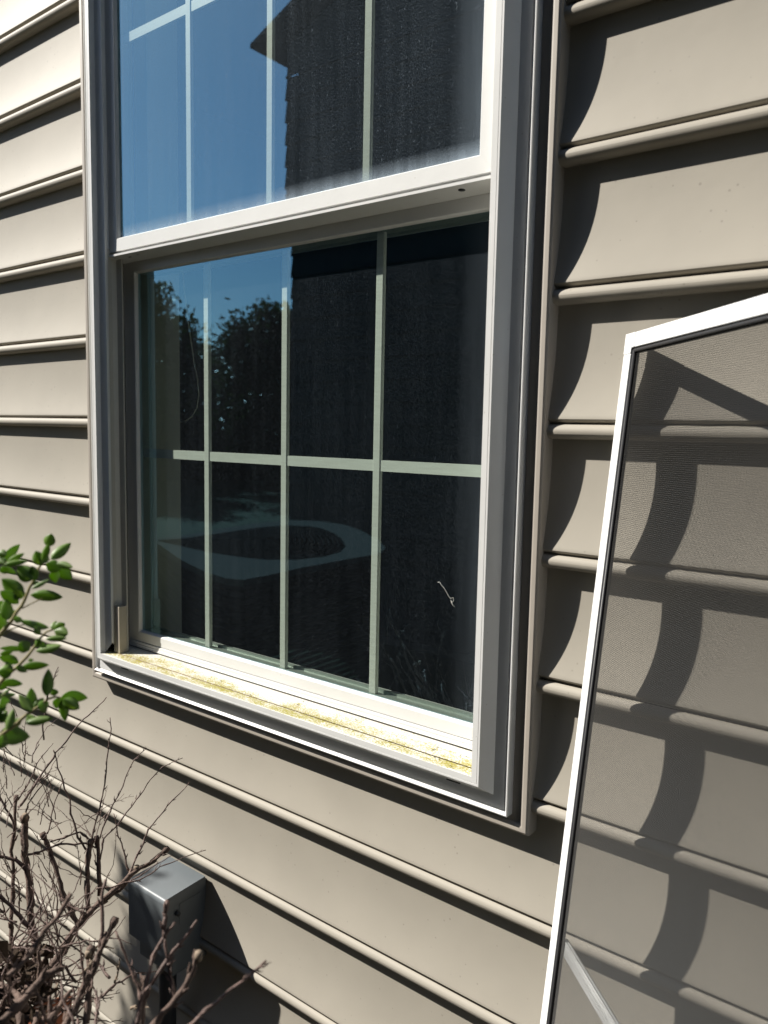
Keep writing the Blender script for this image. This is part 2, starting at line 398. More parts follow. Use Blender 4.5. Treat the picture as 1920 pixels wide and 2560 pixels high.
# upper sash (outer track)
us = MB(); G = (xc-hw, xc+hw, .3435, 1.060)
ring(us, G, [(0, .0010), (.0012, -.0035), (.0030, -.0058), (.030, -.0058), (.030, .028)], 'LRT')
ring(us, (G[0], G[1], G[2], G[3]), [(0, .0010), (.0012, -.0035), (.0030, -.0058), (.0258, -.0062), (.0260, .0020), (.0308, .0020), (.0310, -.0088), (.0348, -.0088), (.0354, -.0080)], 'B')
z = G[2]-.0354
us.add([(G[0]-.036, -.0080, z), (G[1]+.036, -.0080, z), (G[1]+.036, .0305, z-.004), (G[0]-.036, .0305, z-.004)], [(0, 1, 2, 3)])
us.add([(G[0]-.036, .0305, z-.004), (G[1]+.036, .0305, z-.004), (G[1]+.036, .0305, G[2]+.006), (G[0]-.036, .0305, G[2]+.006)], [(0, 1, 2, 3)])
ring(us, G, [(-.004, .0285), (.004, .0285), (.012, .0305), (.030, .0305)])
us = us.build('upper_sash', M['white'], win)
def sub(mb_, name, m): return mb_.build(name, m, us_parent)
us_parent = us
m = MB(); m.box((G[0]+.33, .0004, z-.0032), (G[0]+.334, .006, z-.0006))
m = MB(); ring(m, G, [(0, .0013), (.0001, .0235), (-.003, .0238), (-.003, .0285)]); m.build('spacer', M['spacer'], us)
m = MB(); m.tube([(.845, .006, z-.0006), (.845, .006, z-.0022)], .0048, 12); m.tube([(.775, .016, z-.0012), (.800, .016, z-.0014)], .0012, 4)
m.tube([(.10, .006, z-.0010), (.108, .006, z-.0010)], .0016, 5); m.tube([(.128, .004, z-.0008), (.136, .004, z-.0008)], .0009, 5)
m.tube([(FR[0]+.02, .0165, z-.0020), (FR[1]-.02, .0165, z-.0020)], .0005, 4)
m.build('sash_fixing', M['dark'], us)
m = MB(); m.add([(G[0]-.002, .0012, G[2]-.002), (G[1]+.002, .0012, G[2]-.002), (G[1]+.002, .0012, G[3]+.002), (G[0]-.002, .0012, G[3]+.002)], [(0, 1, 2, 3)])
m.build('glass_pane', glass_mat('upper_glass', .38, .052, G[2], G[0], G[1]), us, keep=True)
muntins(us, (G[0]+.002, G[1]-.002), (G[2]+.0005, G[3]-.0005), MX, [.7026], .0075, .0140)
# lower sash (inner track)
ls = MB(); H = (xc-hw, xc+hw, -.4290, .2830)
ring(ls, H, [(0, .0385), (.0012, .0335), (.0030, .0312), (.0360, .0312), (.0360, .072)], 'LRT')
ring(ls, (H[0], H[1], H[2], H[3]), [(0, .0385), (.0012, .0335), (.0030, .0312), (.0215, .0306), (.0218, .0335), (.0228, .0335), (.0231, .0288), (.0272, .0280), (.0277, .0292), (.0286, .0278), (.0315, .0270), (.0319, .0280), (.0328, .0262), (.0340, .0268)], 'B')
ring(ls, H, [(-.004, .0660), (.004, .0660), (.012, .072), (.036, .072)])
ls = ls.build('lower_sash', M['white'], win)
m = MB(); m.box((FR[0]+.012, .0300, sz(.03)-.004), (FR[1]-.012, .040, sz(.03)+.0022)); m.build('sash_gap_strip', M['dark'], ls)  # dark strip filling the gap under the lower sash
for s, xx in ((1, FR[0]+.0105), (-1, FR[1]-.0105)):
    m = MB(); m.box((min(xx, xx-s*.02), .036, -.452), (max(xx, xx-s*.02), .06, .30)); m.build('sash_gap_strip', M['dark'], ls)  # dark strips filling the gaps beside the stiles
m = MB(); ring(m, H, [(0, .0388), (.0001, .0600), (-.0035, .0604), (-.0035, .0655)]); m.build('spacer', M['spacer'], ls)
m = MB(); m.add([(H[0]-.002, .0386, H[2]-.002), (H[1]+.002, .0386, H[2]-.002), (H[1]+.002, .0386, H[3]+.002), (H[0]-.002, .0386, H[3]+.002)], [(0, 1, 2, 3)])
m.build('glass_pane', glass_mat('lower_glass', .30, .016, H[2]-.03, H[0]-.02, H[1]), ls, keep=True)
muntins(ls, (H[0]+.002, H[1]-.002), (H[2]+.0005, H[3]-.0005), MX, [-.0665], .0440, .0515)

# debris caught on the sill, a fibre stuck to the pane
random.seed(13)
mb = MB()
for _ in range(26):
    x = random.choice([random.uniform(.80, .905), random.uniform(.04, .07), random.uniform(.04, .9)]); y = random.uniform(-.026, .022)
    a = random.uniform(0, 3.14); l = random.uniform(.0008, .0035)
    p = np.array([x, y, sz(y)+.0007]); q = np.array([math.cos(a), math.sin(a)*.6, 0])*l
    mb.tube([p-q, p+np.array([0, 0, .0004]), p+q], [.0003, .0005, .0002], 4)
mb.build('sill_debris', M['dark'], win)
mb = MB()
def fib(pts, r_):
    mb.tube([on(a, b, 1, .0380) for a, b in pts], r_, 4)
fib([(1094, 1456), (1099, 1455), (1103, 1462), (1110, 1470), (1116, 1480), (1121, 1490), (1126, 1496), (1133, 1494), (1134, 1502), (1128, 1508), (1127, 1500), (1131, 1512), (1136, 1517)], .00035)
mb.build('stuck_fibre', M['cord'], ls)

# ------------------------------------------------------------------ room behind the window
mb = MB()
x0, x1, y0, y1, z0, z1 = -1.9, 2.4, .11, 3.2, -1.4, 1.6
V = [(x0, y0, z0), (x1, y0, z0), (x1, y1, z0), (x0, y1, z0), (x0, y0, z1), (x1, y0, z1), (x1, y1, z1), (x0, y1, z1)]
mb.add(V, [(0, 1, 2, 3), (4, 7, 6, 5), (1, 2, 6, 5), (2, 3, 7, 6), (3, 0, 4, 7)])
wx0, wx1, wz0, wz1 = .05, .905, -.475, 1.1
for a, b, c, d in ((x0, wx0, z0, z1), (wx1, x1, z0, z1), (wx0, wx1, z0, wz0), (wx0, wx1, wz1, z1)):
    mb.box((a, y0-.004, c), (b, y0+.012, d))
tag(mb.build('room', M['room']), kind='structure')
mb = MB()
mb.box((.030, .0725, -.50), (.070, .146, 1.12)); mb.box((.888, .0725, -.50), (.93, .146, 1.12))
mb.box((.0702, .0725, -.50), (.8878, .150, -.462)); mb.box((.0702, .0725, 1.072), (.8878, .146, 1.12))
mb.build('inner_jamb', M['jamb'], win)
cp = [(455, 668), (461, 730), (468, 790), (477, 850), (485, 905), (494, 950), (497, 990), (492, 1020), (480, 1041), (465, 1052), (448, 1056), (430, 1052), (412, 1040), (398, 1015)]
mb = MB(); mb.tube([on(455, 560, 1, .16)]+[on(a, b, 1, .16) for a, b in cp], .0013, 5)
tag(mb.build('blind_cord', M['cord']), 'thin pale cord loop hanging behind the lower window glass', 'cord')

# ------------------------------------------------------------------ insect screen leaning on the wall
P0 = np.array([1.079, .003, .1045]); e = np.array([-.0479, -.0757, -.996]); e /= np.linalg.norm(e)
ph = math.radians(43.5); wv = np.array([math.cos(ph), -math.sin(ph), 0]); wv -= e*(wv@e); wv /= np.linalg.norm(wv)
nv = np.cross(wv, e); nv = nv if nv[1] < 0 else -nv      # faces the garden
scr = empty('window_screen', tuple(P0+e*1.5))
tag(scr, 'white framed insect screen standing edgeways against the taupe siding', 'screen')
SW, SH, BW, BT = .86, 1.52, .0172, .0085
def bar(name, o_, u, lu, v, lv, m=M['alu'], par=scr, front=0.0, th=BT, bev=.0010):
    b = MB(); b.obox(np.array(o_)+nv*front, u, v, -nv, lu, lv, th); return b.build(name, m, par, bevel=bev)
# the corner keys
CK = .0235
for (a, b_) in ((0, 0), (SW-CK, 0), (0, SH-CK), (SW-CK, SH-CK)):
    bar('corner_key', P0+wv*a+e*b_, wv, CK, e, CK, front=.0003, th=BT+.0006) if False else None
    k = MB(); o_ = P0+wv*a+e*b_
    top = b_ == 0; left = a == 0
    k.obox(o_+nv*.0004+(e*0 if top else e*(CK-BW)), wv, e, -nv, CK, BW, BT+.0008)
    k.obox(o_+nv*.0004+(wv*0 if left else wv*(CK-BW))+(e*BW if top else e*0), wv, e, -nv, BW, CK-BW, BT+.0008)
    k.build('corner_key', M['alu'], scr, bevel=.0007)
bar('side_rail', P0+e*(CK+.0004), wv, BW, e, SH-2*CK-.0008); bar('side_rail', P0+wv*(SW-BW)+e*(CK+.0004), wv, BW, e, SH-2*CK-.0008)
bar('end_rail', P0+wv*(CK+.0004), wv, SW-2*CK-.0008, e, BW); bar('end_rail', P0+wv*(CK+.0004)+e*(SH-BW), wv, SW-2*CK-.0008, e, BW)
cb = MB()
for j in range(4): cb.obox(P0+wv*(BW+.0002)+e*(.729+j*.0047)-nv*.0085, wv, e, -nv, SW-2*BW-.0004, .0044, .0050+.0008*(j % 2))
cb.build('crossbar', M['aluback'], scr, bevel=.0005)
# rubber spline in its groove
sp = MB(); q = BW+.0030
path = [P0+wv*q+e*q, P0+wv*(SW-q)+e*q, P0+wv*(SW-q)+e*(SH-q), P0+wv*q+e*(SH-q), P0+wv*q+e*q]
for a, b_ in zip(path[:-1], path[1:]): sp.tube([a-nv*.0030, b_-nv*.0030], .0020, 6)
for o_, u, v, lu, lv in ((P0+wv*BW+e*BW, wv, e, SW-2*BW, .0060), (P0+wv*BW+e*(SH-BW-.006), wv, e, SW-2*BW, .0060),
                         (P0+wv*BW+e*(BW+.0062), wv, e, .0060, SH-2*BW-.0124), (P0+wv*(SW-BW-.006)+e*(BW+.0062), wv, e, .0060, SH-2*BW-.0124)):
    sp.obox(o_-nv*.0055, u, v, -nv, lu, lv, .0028)
sp.build('spline', M['spline'], scr)
th = MB(); pit = .00210
def thread(a, b_, u1, u2, r=.00013):
    V = [p+k for p in (a, b_) for k in (u1*r, -u1*r*.6+u2*r, -u1*r*.6-u2*r)]
    th.add(V, [(0, 1, 4, 3), (1, 2, 5, 4), (2, 0, 3, 5)])
A = P0-nv*.0048
n_ = int((SW-2*BW-.01)/pit)
for i in range(int((SW-2*BW-.01)/.0016)):
    x = BW+.005+i*.0016; thread(A+wv*x+e*(BW+.004), A+wv*x+e*(SH-BW-.004), nv, wv)
n_ = int((SH-2*BW-.01)/pit)
for i in range(n_):
    s_ = BW+.005+i*pit; thread(A+e*s_+wv*(BW+.004), A+e*s_+wv*(SW-BW-.004), nv, e, .00028)
th.build('mesh', M['mesh'], scr)

# ------------------------------------------------------------------ grey electrical box
bxo = empty('electrical_box', (.25, .0, -1.09))
tag(bxo, 'grey metal electrical disconnect box with a raised hood mounted on the siding', 'electrical box')
bx0, bx1 = .1980, .3080; bz = -.868
mb = MB(); mb.box((bx0+.004, -.062, -1.030), (bx1-.004, .018, bz-.004)); mb.build('enclosure', M['box'], bxo, bevel=.0015)
mb = MB()
# hood: sloping lid with turned-down front and sides
ft = -.082
V = [(bx0, .012, bz+.003), (bx1, .012, bz+.003), (bx1, ft+.006, bz-.0008), (bx0, ft+.006, bz-.0008), (bx1, ft+.0012, bz-.003), (bx0, ft+.0012, bz-.003), (bx1, ft, bz-.009), (bx0, ft, bz-.009),
     (bx1, ft, bz-.112), (bx0, ft, bz-.112)]
mb.add(V, [(0, 1, 2, 3), (3, 2, 4, 5), (5, 4, 6, 7)], True)
mb.add([V[7], V[6], V[8], V[9]], [(0, 1, 2, 3)])
for x in (bx0, bx1):
    mb.add([(x, .012, bz+.003), (x, ft+.006, bz-.0008), (x, ft+.0012, bz-.003), (x, ft, bz-.009), (x, ft, bz-.020), (x, .012, bz-.016)], [(0, 1, 2, 3, 4, 5)])
o = mb.build('hood', M['box'], bxo)
mb = MB(); mb.box((bx0+.001, ft+.001, bz-.1115), (bx1-.001, -.0622, bz-.0045)); mb.build('cover', M['box'], bxo, bevel=.001)
mb = MB(); mb.tube([(bx1-.0042, -.052, bz-.040), (bx1+.003, -.052, bz-.040)], .0045, 10); mb.build('screw', M['boxdark'], bxo)
mb = MB(); mb.box((bx1-.0042, -.046, bz-.068), (bx1-.0030, .004, bz-.026)); mb.build('knockout', M['box'], bxo, bevel=.0004)
mb = MB(); mb.tube([(.236, -.022, -1.04), (.235, -.022, -1.09), (.233, -.024, -1.3), (.220, -.03, -1.62)], .017, 12)
mb.tube([(.236, -.022, -1.045), (.236, -.022, -1.065)], .022, 8); mb.build('conduit', M['boxdark'], bxo)

# ------------------------------------------------------------------ shrubs
def wig(pts, amp, n=2):
    P = [np.array(p, float) for p in pts]
    for _ in range(n):
        Q = [P[0]]
        for a, b in zip(P[:-1], P[1:]):
            L = np.linalg.norm(b-a); Q.append((a+b)/2+np.random.normal(0, amp*L, 3)); Q.append(b)
        P = Q
    return P
np.random.seed(5)
bush = empty('bare_shrub', tuple(at(90, 2560, 1.25)*np.array([1, 1, 0])+np.array([0, 0, -1.6])))
tag(bush, 'bare brown twiggy shrub with cut back stems below the window', 'shrub')
stems = MB(); twigs = MB(); pale = MB()
ROOT = np.array([.10, -.33, -1.60])
def br(mb_, pts, d, r0_, r1_, d2=None, knob=False, amp=.035, root=False, n=6):
    d2 = d if d2 is None else d2; k = len(pts)
    P = [at(x, y, d+(d2-d)*i/(k-1)) for i, (x, y) in enumerate(pts)]
    if root:
        q = P[0]; P = [ROOT+np.array([random.uniform(-.06, .06), random.uniform(-.05, .05), 0]), ROOT*.35+q*.65+np.array([0, 0, -.04])]+P
    P = wig(P, amp)
    m = len(P); rs = [r0_+(r1_-r0_)*i/(m-1) for i in range(m)]
    rs = [r_*(1+random.uniform(-.14, .14)) for r_ in rs]
    for i in range(3, m-2, 5): rs[i] *= 1.25
    mb_.tube(P, rs, n)
    for i in range(2, m-1):                # buds and short spurs at the nodes
        if random.random() < .45 and n > 4:
            t = P[i]-P[i-1]; t /= np.linalg.norm(t)+1e-9; v = np.random.normal(0, 1, 3); v -= t*(v@t); v /= np.linalg.norm(v)
            l = random.uniform(.002, .006)+rs[i]; mb_.tube([P[i], P[i]+(v*.8+t*.6)*l*.5, P[i]+(v*.7+t)*l], [rs[i]*.75, rs[i]*.55+.0002, rs[i]*.15], 4)
    if knob:
        p = P[-1]; t = P[-1]-P[-2]; t /= np.linalg.norm(t)
        mb_.tube([p-t*.006, p, p+t*.004], [r1_*1.1, r1_*1.7, r1_*1.25], 7)
    return P
d0 = 1.20
def A_(pts, d, r0_, r1_, *a, **k): return br(stems, pts, d, r0_*.82, r1_*.8, *a, **k)
def B_(pts, d, r0_, r1_, *a, **k): return br(twigs, pts, d, r0_*.88, r1_*.9, *a, **k)
A_([(98, 2500), (86, 2347), (75, 2273), (72, 2198), (60, 2139), (62, 2045)], 1.20, .0058, .0048, knob=True, root=True)
A_([(33, 2467), (27, 2377), (27, 2303), (34, 2183), (36, 2079), (40, 1995)], 1.25, .0042, .0026, knob=True, root=True)
A_([(194, 2309), (179, 2279), (161, 2243), (143, 2183), (125, 2127), (108, 2088)], 1.22, .0042, .0035, knob=True)
A_([(100, 2560), (128, 2422), (155, 2377), (185, 2326), (215, 2291), (248, 2258), (283, 2231), (316, 2207)], 1.17, .0066, .0045, root=True, amp=.03)
A_([(255, 2250), (290, 2222), (326, 2186), (374, 2160), (398, 2138), (416, 2124)], 1.16, .0036, .0030, knob=True)
A_([(222, 2279), (219, 2198), (221, 2139), (227, 2105)], 1.19, .0038, .0036, knob=True)
A_([(248, 2240), (246, 2139), (242, 2097)], 1.19, .0034, .0030, knob=True)
A_([(270, 2245), (300, 2225), (340, 2172)], 1.165, .0032, .0028, knob=True)
B_([(229, 2100), (236, 2067), (250, 2019), (262, 1960), (267, 1900), (273, 1850), (275, 1794)], 1.19, .0016, .0007)
B_([(250, 2095), (270, 2040), (295, 1990), (335, 1900), (350, 1885), (366, 1869)], 1.2, .0014, .0006)
B_([(250, 2150), (259, 2097), (298, 2058), (340, 2000), (375, 1950), (405, 1918), (457, 1895)], 1.18, .0015, .0005)
B_([(324, 2190), (353, 2120), (370, 2074), (417, 2016), (474, 1955)], 1.16, .0018, .0008)
B_([(324, 2180), (310, 2130), (295, 2091), (284, 2034)], 1.17, .0014, .0006)
B_([(240, 2222), (278, 2219), (347, 2201), (399, 2167), (457, 2144), (515, 2125)], 1.12, .0012, .0005)
B_([(300, 2212), (350, 2190), (392, 2160), (430, 2138)], 1.13, .0010, .0005)
B_([(215, 2124), (194, 2094), (176, 2034), (161, 1972), (142, 1900), (133, 1875)], 1.2, .0017, .0008)
B_([(45, 2019), (54, 2010), (89, 1960), (130, 1900), (139, 1881), (191, 1817), (230, 1780), (266, 1743)], 1.2, .0020, .0007)
B_([(110, 1850), (133, 1701), (146, 1667)], 1.0, .0013, .0006)
B_([(45, 2000), (70, 1960), (87, 1921), (110, 1885), (133, 1858)], 1.25, .0013, .0005)
B_([(230, 2110), (200, 2080), (160, 2095), (125, 2105)], 1.2, .0016, .0010)
B_([(62, 2045), (70, 2010), (95, 1975), (120, 1940), (118, 1935)], 1.2, .0013, .0005)
B_([(118, 2085), (128, 2040), (150, 1970), (163, 1945)], 1.22, .0012, .0005)
B_([(72, 2180), (40, 2150), (0, 2142), (-40, 2120)], 1.2, .0028, .0018)
B_([(86, 2347), (50, 2290), (0, 2240), (-40, 2222)], 1.18, .0030, .0020)
B_([(60, 2139), (100, 2130), (150, 2110), (215, 2108), (240, 2120)], 1.2, .0018, .0012)
B_([(36, 2079), (20, 2030), (0, 1995), (-30, 1970)], 1.22, .0018, .0012)
B_([(98, 1860), (80, 1890), (60, 1880)], 1.2, .0008, .0004)
# out of focus shoots close to the lens
def C_(*a, **k):
    q = MB(); br(q, *a, **k); q.build('shoot', M['twig'], bush)
def C2_(*a, **k):
    q = MB(); br(q, *a, **k); q.build('shoot', M['bark'], bush)
C_([(335, 2600), (348, 2531), (361, 2478), (379, 2406), (409, 2345), (438, 2303)], .80, .0022, .0013)
C_([(377, 2462), (419, 2398), (451, 2356), (472, 2332), (493, 2300)], .80, .0020, .0012)
C_([(420, 2600), (485, 2557), (512, 2526), (578, 2473), (631, 2430), (666, 2401)], .72, .0019, .0009)
C_([(411, 2345), (413, 2298), (416, 2263)], .80, .0018, .0016, knob=True)
C_([(440, 2520), (432, 2467), (424, 2412), (411, 2345)], .80, .0016, .0014)
C_([(352, 2520), (352, 2483), (337, 2451), (313, 2385), (289, 2327)], .82, .0014, .0009)
C2_([(340, 2620), (403, 2536), (446, 2488), (472, 2446), (485, 2417), (495, 2390)], .78, .0028, .0019, knob=True)
C2_([(150, 2600), (167, 2556), (191, 2514), (209, 2467), (233, 2431), (248, 2383), (268, 2341), (286, 2303)], .92, .0038, .0026, knob=True, amp=.02)
C_([(245, 2401), (254, 2341), (256, 2285), (265, 2198)], .92, .0020, .0014)
C2_([(20, 2440), (45, 2419), (89, 2365), (143, 2294), (179, 2234)], .80, .0024, .0016)
C2_([(0, 2560), (60, 2500), (110, 2440), (150, 2420)], .85, .0040, .0028)
C2_([(345, 2640), (352, 2560), (358, 2480), (362, 2440)], .84, .0036, .0028)
C2_([(215, 2560), (222, 2480), (224, 2400), (228, 2375)], 1.02, .0034, .0028, knob=True)
# side twigs and a tangle of finer growth
def rnd(n, xr, yr, dr, ang, lr, r_, mb_=twigs):
    for _ in range(n):
        x, y = random.uniform(*xr), random.uniform(*yr); d = random.uniform(*dr)
        a = math.radians(random.uniform(*ang)); L = random.uniform(*lr); pts = [(x, y)]
        for k in range(3):
            a += random.uniform(-.35, .35); x += math.cos(a)*L/3; y -= math.sin(a)*L/3; pts.append((x, y))
        br(mb_, pts, d, r_, r_*.35, d2=d+random.uniform(-.05, .05), amp=.05, n=5)
rnd(40, (-20, 250), (2040, 2330), (1.1, 1.32), (10, 170), (60, 190), .0007)
rnd(22, (-20, 130), (1880, 2060), (1.12, 1.3), (40, 130), (50, 160), .0007)
rnd(90, (-20, 220), (2280, 2560), (1.0, 1.3), (0, 180), (70, 220), .0011)
rnd(14, (-20, 300), (2440, 2600), (.85, 1.1), (20, 150), (60, 160), .0016)
rnd(22, (-20, 150), (2400, 2600), (1.0, 1.35), (-20, 200), (60, 130), .0030, stems)
rnd(6, (-20, 130), (2460, 2600), (.95, 1.1), (20, 150), (60, 120), .0045, stems)
stems.build('stem', M['bark'], bush); twigs.build('twig', M['twig'], bush)
for _ in range(7):
    pale = MB(); rnd(1, (20, 340), (2330, 2560), (.9, 1.1), (20, 160), (40, 90), .0014, pale); pale.build('cut_branch', M['palebark'], bush)
for x, y, d in ((62, 2040, 1.19), (220, 2385, 1.0), (495, 2388, .777), (341, 2170, 1.16)):
    pale = MB(); p = at(x, y, d); pale.tube([p+np.array([0, 0, -.004]), p+np.array([.001, 0, .003])], [.0034, .0036], 7)
    pale.build('cut_end', M['palebark'], bush)
dl = MB(); random.seed(31); np.random.seed(31)
for _ in range(420):
    c = at(random.uniform(-120, 120)+random.gauss(0, 20), random.uniform(2370, 2680), random.uniform(1.02, 1.34))
    u = np.random.normal(0, 1, 3); u /= np.linalg.norm(u); v = np.cross(u, np.random.normal(0, 1, 3)); v /= np.linalg.norm(v); n3 = np.cross(u, v)
    l = random.uniform(.007, .015); V = [c-u*l, c-u*.2*l+v*.5*l+n3*.25*l, c+u*.5*l+v*.35*l, c+u*l, c+u*.5*l-v*.35*l+n3*.2*l, c-u*.2*l-v*.5*l]
    V += [q+n3*.0004 for q in V]
    dl.add(V, [(0, 1, 2, 3, 4, 5), (11, 10, 9, 8, 7, 6)]+[(k_, (k_+1) % 6, 6+(k_+1) % 6, 6+k_) for k_ in range(6)])
dl.build('dead_leaves', mat('dead_leaf', (.055, .038, .026), .85, .15, var=.5, vscale=60), bush)

lsh = empty('leafy_shrub', tuple(at(-60, 2560, .95)*np.array([1, 1, 0])+np.array([0, 0, -1.6])))
tag(lsh, 'green leaved shrub branch reaching in from the left edge beside the window', 'shrub')
lf = MB(); st = MB()
def px(x, y): return x/3.687, 1300+y/3.687
def leaf(b, tp, wd, d, tilt=0.0, curl=.18):
    B = at(*px(*b), d); T = at(*px(*tp), d+tilt); ax = T-B; L = np.linalg.norm(ax); ax /= L
    view = (B-CAM)/np.linalg.norm(B-CAM); s = np.cross(ax, view); s /= np.linalg.norm(s)
    rr = random.uniform(-.5, .5); nrm = np.cross(s, ax); s = s*math.cos(rr)+nrm*math.sin(rr); nrm = np.cross(s, ax)
    W = 1.22*wd/3.687/F*d/2/max(.55, math.cos(rr)); n = 9; V = []
    for i in range(n):
        t = i/(n-1); wv_ = W*(math.sin(math.pi*min(1, t**.85))**.75)*(1 if t < .97 else .2)
        if i == 0: wv_ = W*.08
        c = B+ax*L*t - nrm*curl*L*(t*t)*.6
        V += [c+s*wv_+nrm*wv_*.28, c-nrm*0, c-s*wv_+nrm*wv_*.28]
    Fs = []
    for i in range(n-1):
        Fs += [(3*i, 3*i+1, 3*i+4, 3*i+3), (3*i+1, 3*i+2, 3*i+5, 3*i+4)]
    off = nrm*.0004
    k = len(V); V2 = V+[v+off for v in V]
    F2 = Fs+[tuple(k+j for j in f[::-1]) for f in Fs]
    for i in range(n-1):
        for cidx in (0, 2): a, b_ = 3*i+cidx, 3*(i+1)+cidx; F2.append((a, b_, k+b_, k+a))
    lf.add(V2, F2, True)
DL = .70
leaves = [((390,375),(455,215),50),((430,245),(480,125),78),((470,360),(655,212),74),((370,420),(330,283),84),((430,400),(562,462),92),((520,398),(682,440),52),
 ((550,450),(662,545),84),((300,552),(168,430),112),((320,560),(298,420),62),((281,692),(590,706),78),((205,722),(25,540),112),((170,772),(0,650),82),
 ((75,922),(55,730),82),((500,470),(512,572),70),((290,632),(460,550),30),((0,1085),(22,820),74),((40,390),(177,222),62),((60,400),(228,303),42),
 ((40,412),(262,378),44),((40,400),(-10,335),50),((30,440),(150,492),44),((0,480),(85,452),56),((450,992),(172,935),52),((372,1052),(318,980),44),
 ((490,1010),(602,955),62),((500,1022),(632,1050),84),((420,1100),(622,1088),44),((330,1205),(572,1158),58),((330,1172),(372,1088),48),((272,1202),(172,1128),88),
 ((240,1190),(-10,1180),38),((260,1292),(312,1290),22),((190,1365),(457,1330),58),((170,1322),(-10,1250),64),((110,1402),(-20,1400),94),((10,1502),(212,1512),54),
 ((430,1622),(450,1378),78),((300,1762),(285,1545),74),((290,1762),(178,1610),64),((500,1622),(490,1555),54),((560,1640),(808,1635),84),((580,1652),(737,1742),84),
 ((570,1662),(602,1858),64),((450,1682),(348,1742),74),((230,1872),(492,1825),58),((100,1922),(202,1820),54),((60,1932),(132,1740),54),((0,1962),(272,2002),124),
 ((0,1700),(88,1660),64),((0,1852),(72,1800),64),((0,1622),(147,1605),34),((20,1622),(92,1555),24),((0,1240),(120,1215),34),((-20,300),(60,320),60),((-30,1720),(60,1740),80)]
leaves += [((90, 900), (150, 830), 46), ((230, 700), (130, 640), 50), ((130, 900), (210, 930), 44), ((350, 470), (250, 500), 60), ((400, 400), (430, 300), 56),
 ((300, 560), (380, 610), 40), ((100, 1400), (60, 1310), 50), ((150, 1350), (250, 1400), 44), ((350, 1130), (430, 1170), 40), ((130, 1900), (60, 1820), 64),
 ((250, 1800), (330, 1870), 60), ((380, 1700), (420, 1780), 56), ((320, 1740), (400, 1640), 56), ((540, 1640), (520, 1740), 60), ((480, 1010), (520, 930), 44),
 ((-10, 900), (40, 960), 80), ((-20, 760), (30, 840), 80), ((-20, 1560), (70, 1520), 44), ((-20, 2040), (80, 2060), 90), ((-20, 1780), (60, 1850), 80)]
for i, (b, tp, wd) in enumerate(leaves): leaf(b, tp, wd, DL+random.uniform(-.02, .03), random.uniform(-.008, .008), random.uniform(.02, .22))
def stem(pts, r0_, r1_):
    P = [at(*px(*p), DL+.005) for p in pts]
    P = wig(P, .02, 1); st.tube(P, [r0_+(r1_-r0_)*i/(len(P)-1) for i in range(len(P))], 6)
RT = at(-330, 2500, .9); RT[2] = -1.6
for pts, r0_, r1_ in (([(-60, 1130), (20, 1030), (120, 910), (200, 790), (250, 680), (310, 560), (360, 440), (400, 390), (460, 360)], .0017, .0007),
                    ([(-60, 1620), (0, 1500), (100, 1400), (200, 1310), (280, 1220), (330, 1150), (380, 1080), (430, 1030), (490, 1010)], .0016, .0007),
                    ([(-60, 2080), (0, 1990), (130, 1900), (250, 1790), (300, 1760), (380, 1700), (440, 1650), (510, 1630), (560, 1640)], .0016, .0007),
                    ([(-60, 400), (40, 400), (110, 380), (180, 330)], .0010, .0005), ([(-60, 1690), (20, 1620), (60, 1590)], .0008, .0004),
                    ([(200, 815), (290, 770), (390, 722)], .0006, .0004), ([(40, 1060), (120, 1000), (240, 960)], .0007, .0004)):
    stem(pts, r0_, r1_)
for yy in (1130, 1620, 2080):
    a = at(*px(-60, yy), DL+.005); st.tube(wig([RT+np.array([-.02+yy*1e-5, 0, 0]), RT*.5+a*.5+np.array([-.06, 0, 0]), a], .02, 2), [.006]*4+[.0035]*4+[.0018], 6)
random.seed(21); np.random.seed(21)
cc = np.array([.36, .02, -1.26])-np.array([1.95, 1, -1.68])*.95  # unseen leaf clump left of frame, added to shade the electrical box front
for _ in range(3200):
    p = cc+np.array([random.uniform(-.15, .15), random.uniform(-.09, .09), random.uniform(-.30, .172)])
    u = np.random.normal(0, 1, 3); u /= np.linalg.norm(u); v = np.cross(u, np.random.normal(0, 1, 3)); v /= np.linalg.norm(v)
    n3 = np.cross(u, v); l = .022; V = [p-u*l, p-u*.3*l+v*.4*l+n3*.002, p+u*.5*l+v*.36*l, p+u*l, p+u*.5*l-v*.36*l, p-u*.3*l-v*.4*l+n3*.002]
    V += [q+n3*.0005 for q in V]
    lf.add(V, [(0, 1, 2, 3, 4, 5), (11, 10, 9, 8, 7, 6)]+[(k_, (k_+1) % 6, 6+(k_+1) % 6, 6+k_) for k_ in range(6)], True)
cst = MB(); cst.tube(wig([np.array([cc[0], cc[1], -1.6]), cc-np.array([0, 0, .8]), cc-np.array([0, 0, .2])], .03, 2), [.008]*9, 6); cst.build('stem', M['bark'], lsh)  # stem under the added clump
lf.build('leaves', M['leaf'], lsh); st.build('stem', M['greenstem'], lsh)

# terracotta piece in the shrub
mb = MB(); a = at(98, 2525, 1.12); b = at(182, 2492, 1.16); u = (b-a); L = np.linalg.norm(u); u /= L
dn = np.array([0, .25, -1.]); dn -= u*(dn@u); dn /= np.linalg.norm(dn); nn = np.cross(u, dn)
k = 14
V = []
for i in range(k+1):
    p = a+u*L*i/k; lo = p+dn*(.030+.0025*(i % 2)); V += [p, lo, lo+nn*.012, p+nn*.012]
Fs = []
for i in range(k):
    for j in range(4): Fs.append((4*i+j, 4*i+(j+1) % 4, 4*(i+1)+(j+1) % 4, 4*(i+1)+j))
Fs += [(0, 1, 2, 3), (4*k+3, 4*k+2, 4*k+1, 4*k)]
mb.add(V, Fs)
tag(mb.build('clay_edging', M['terracotta']), 'broken orange clay edging piece with scalloped rim among the bare twigs', 'clay edging')

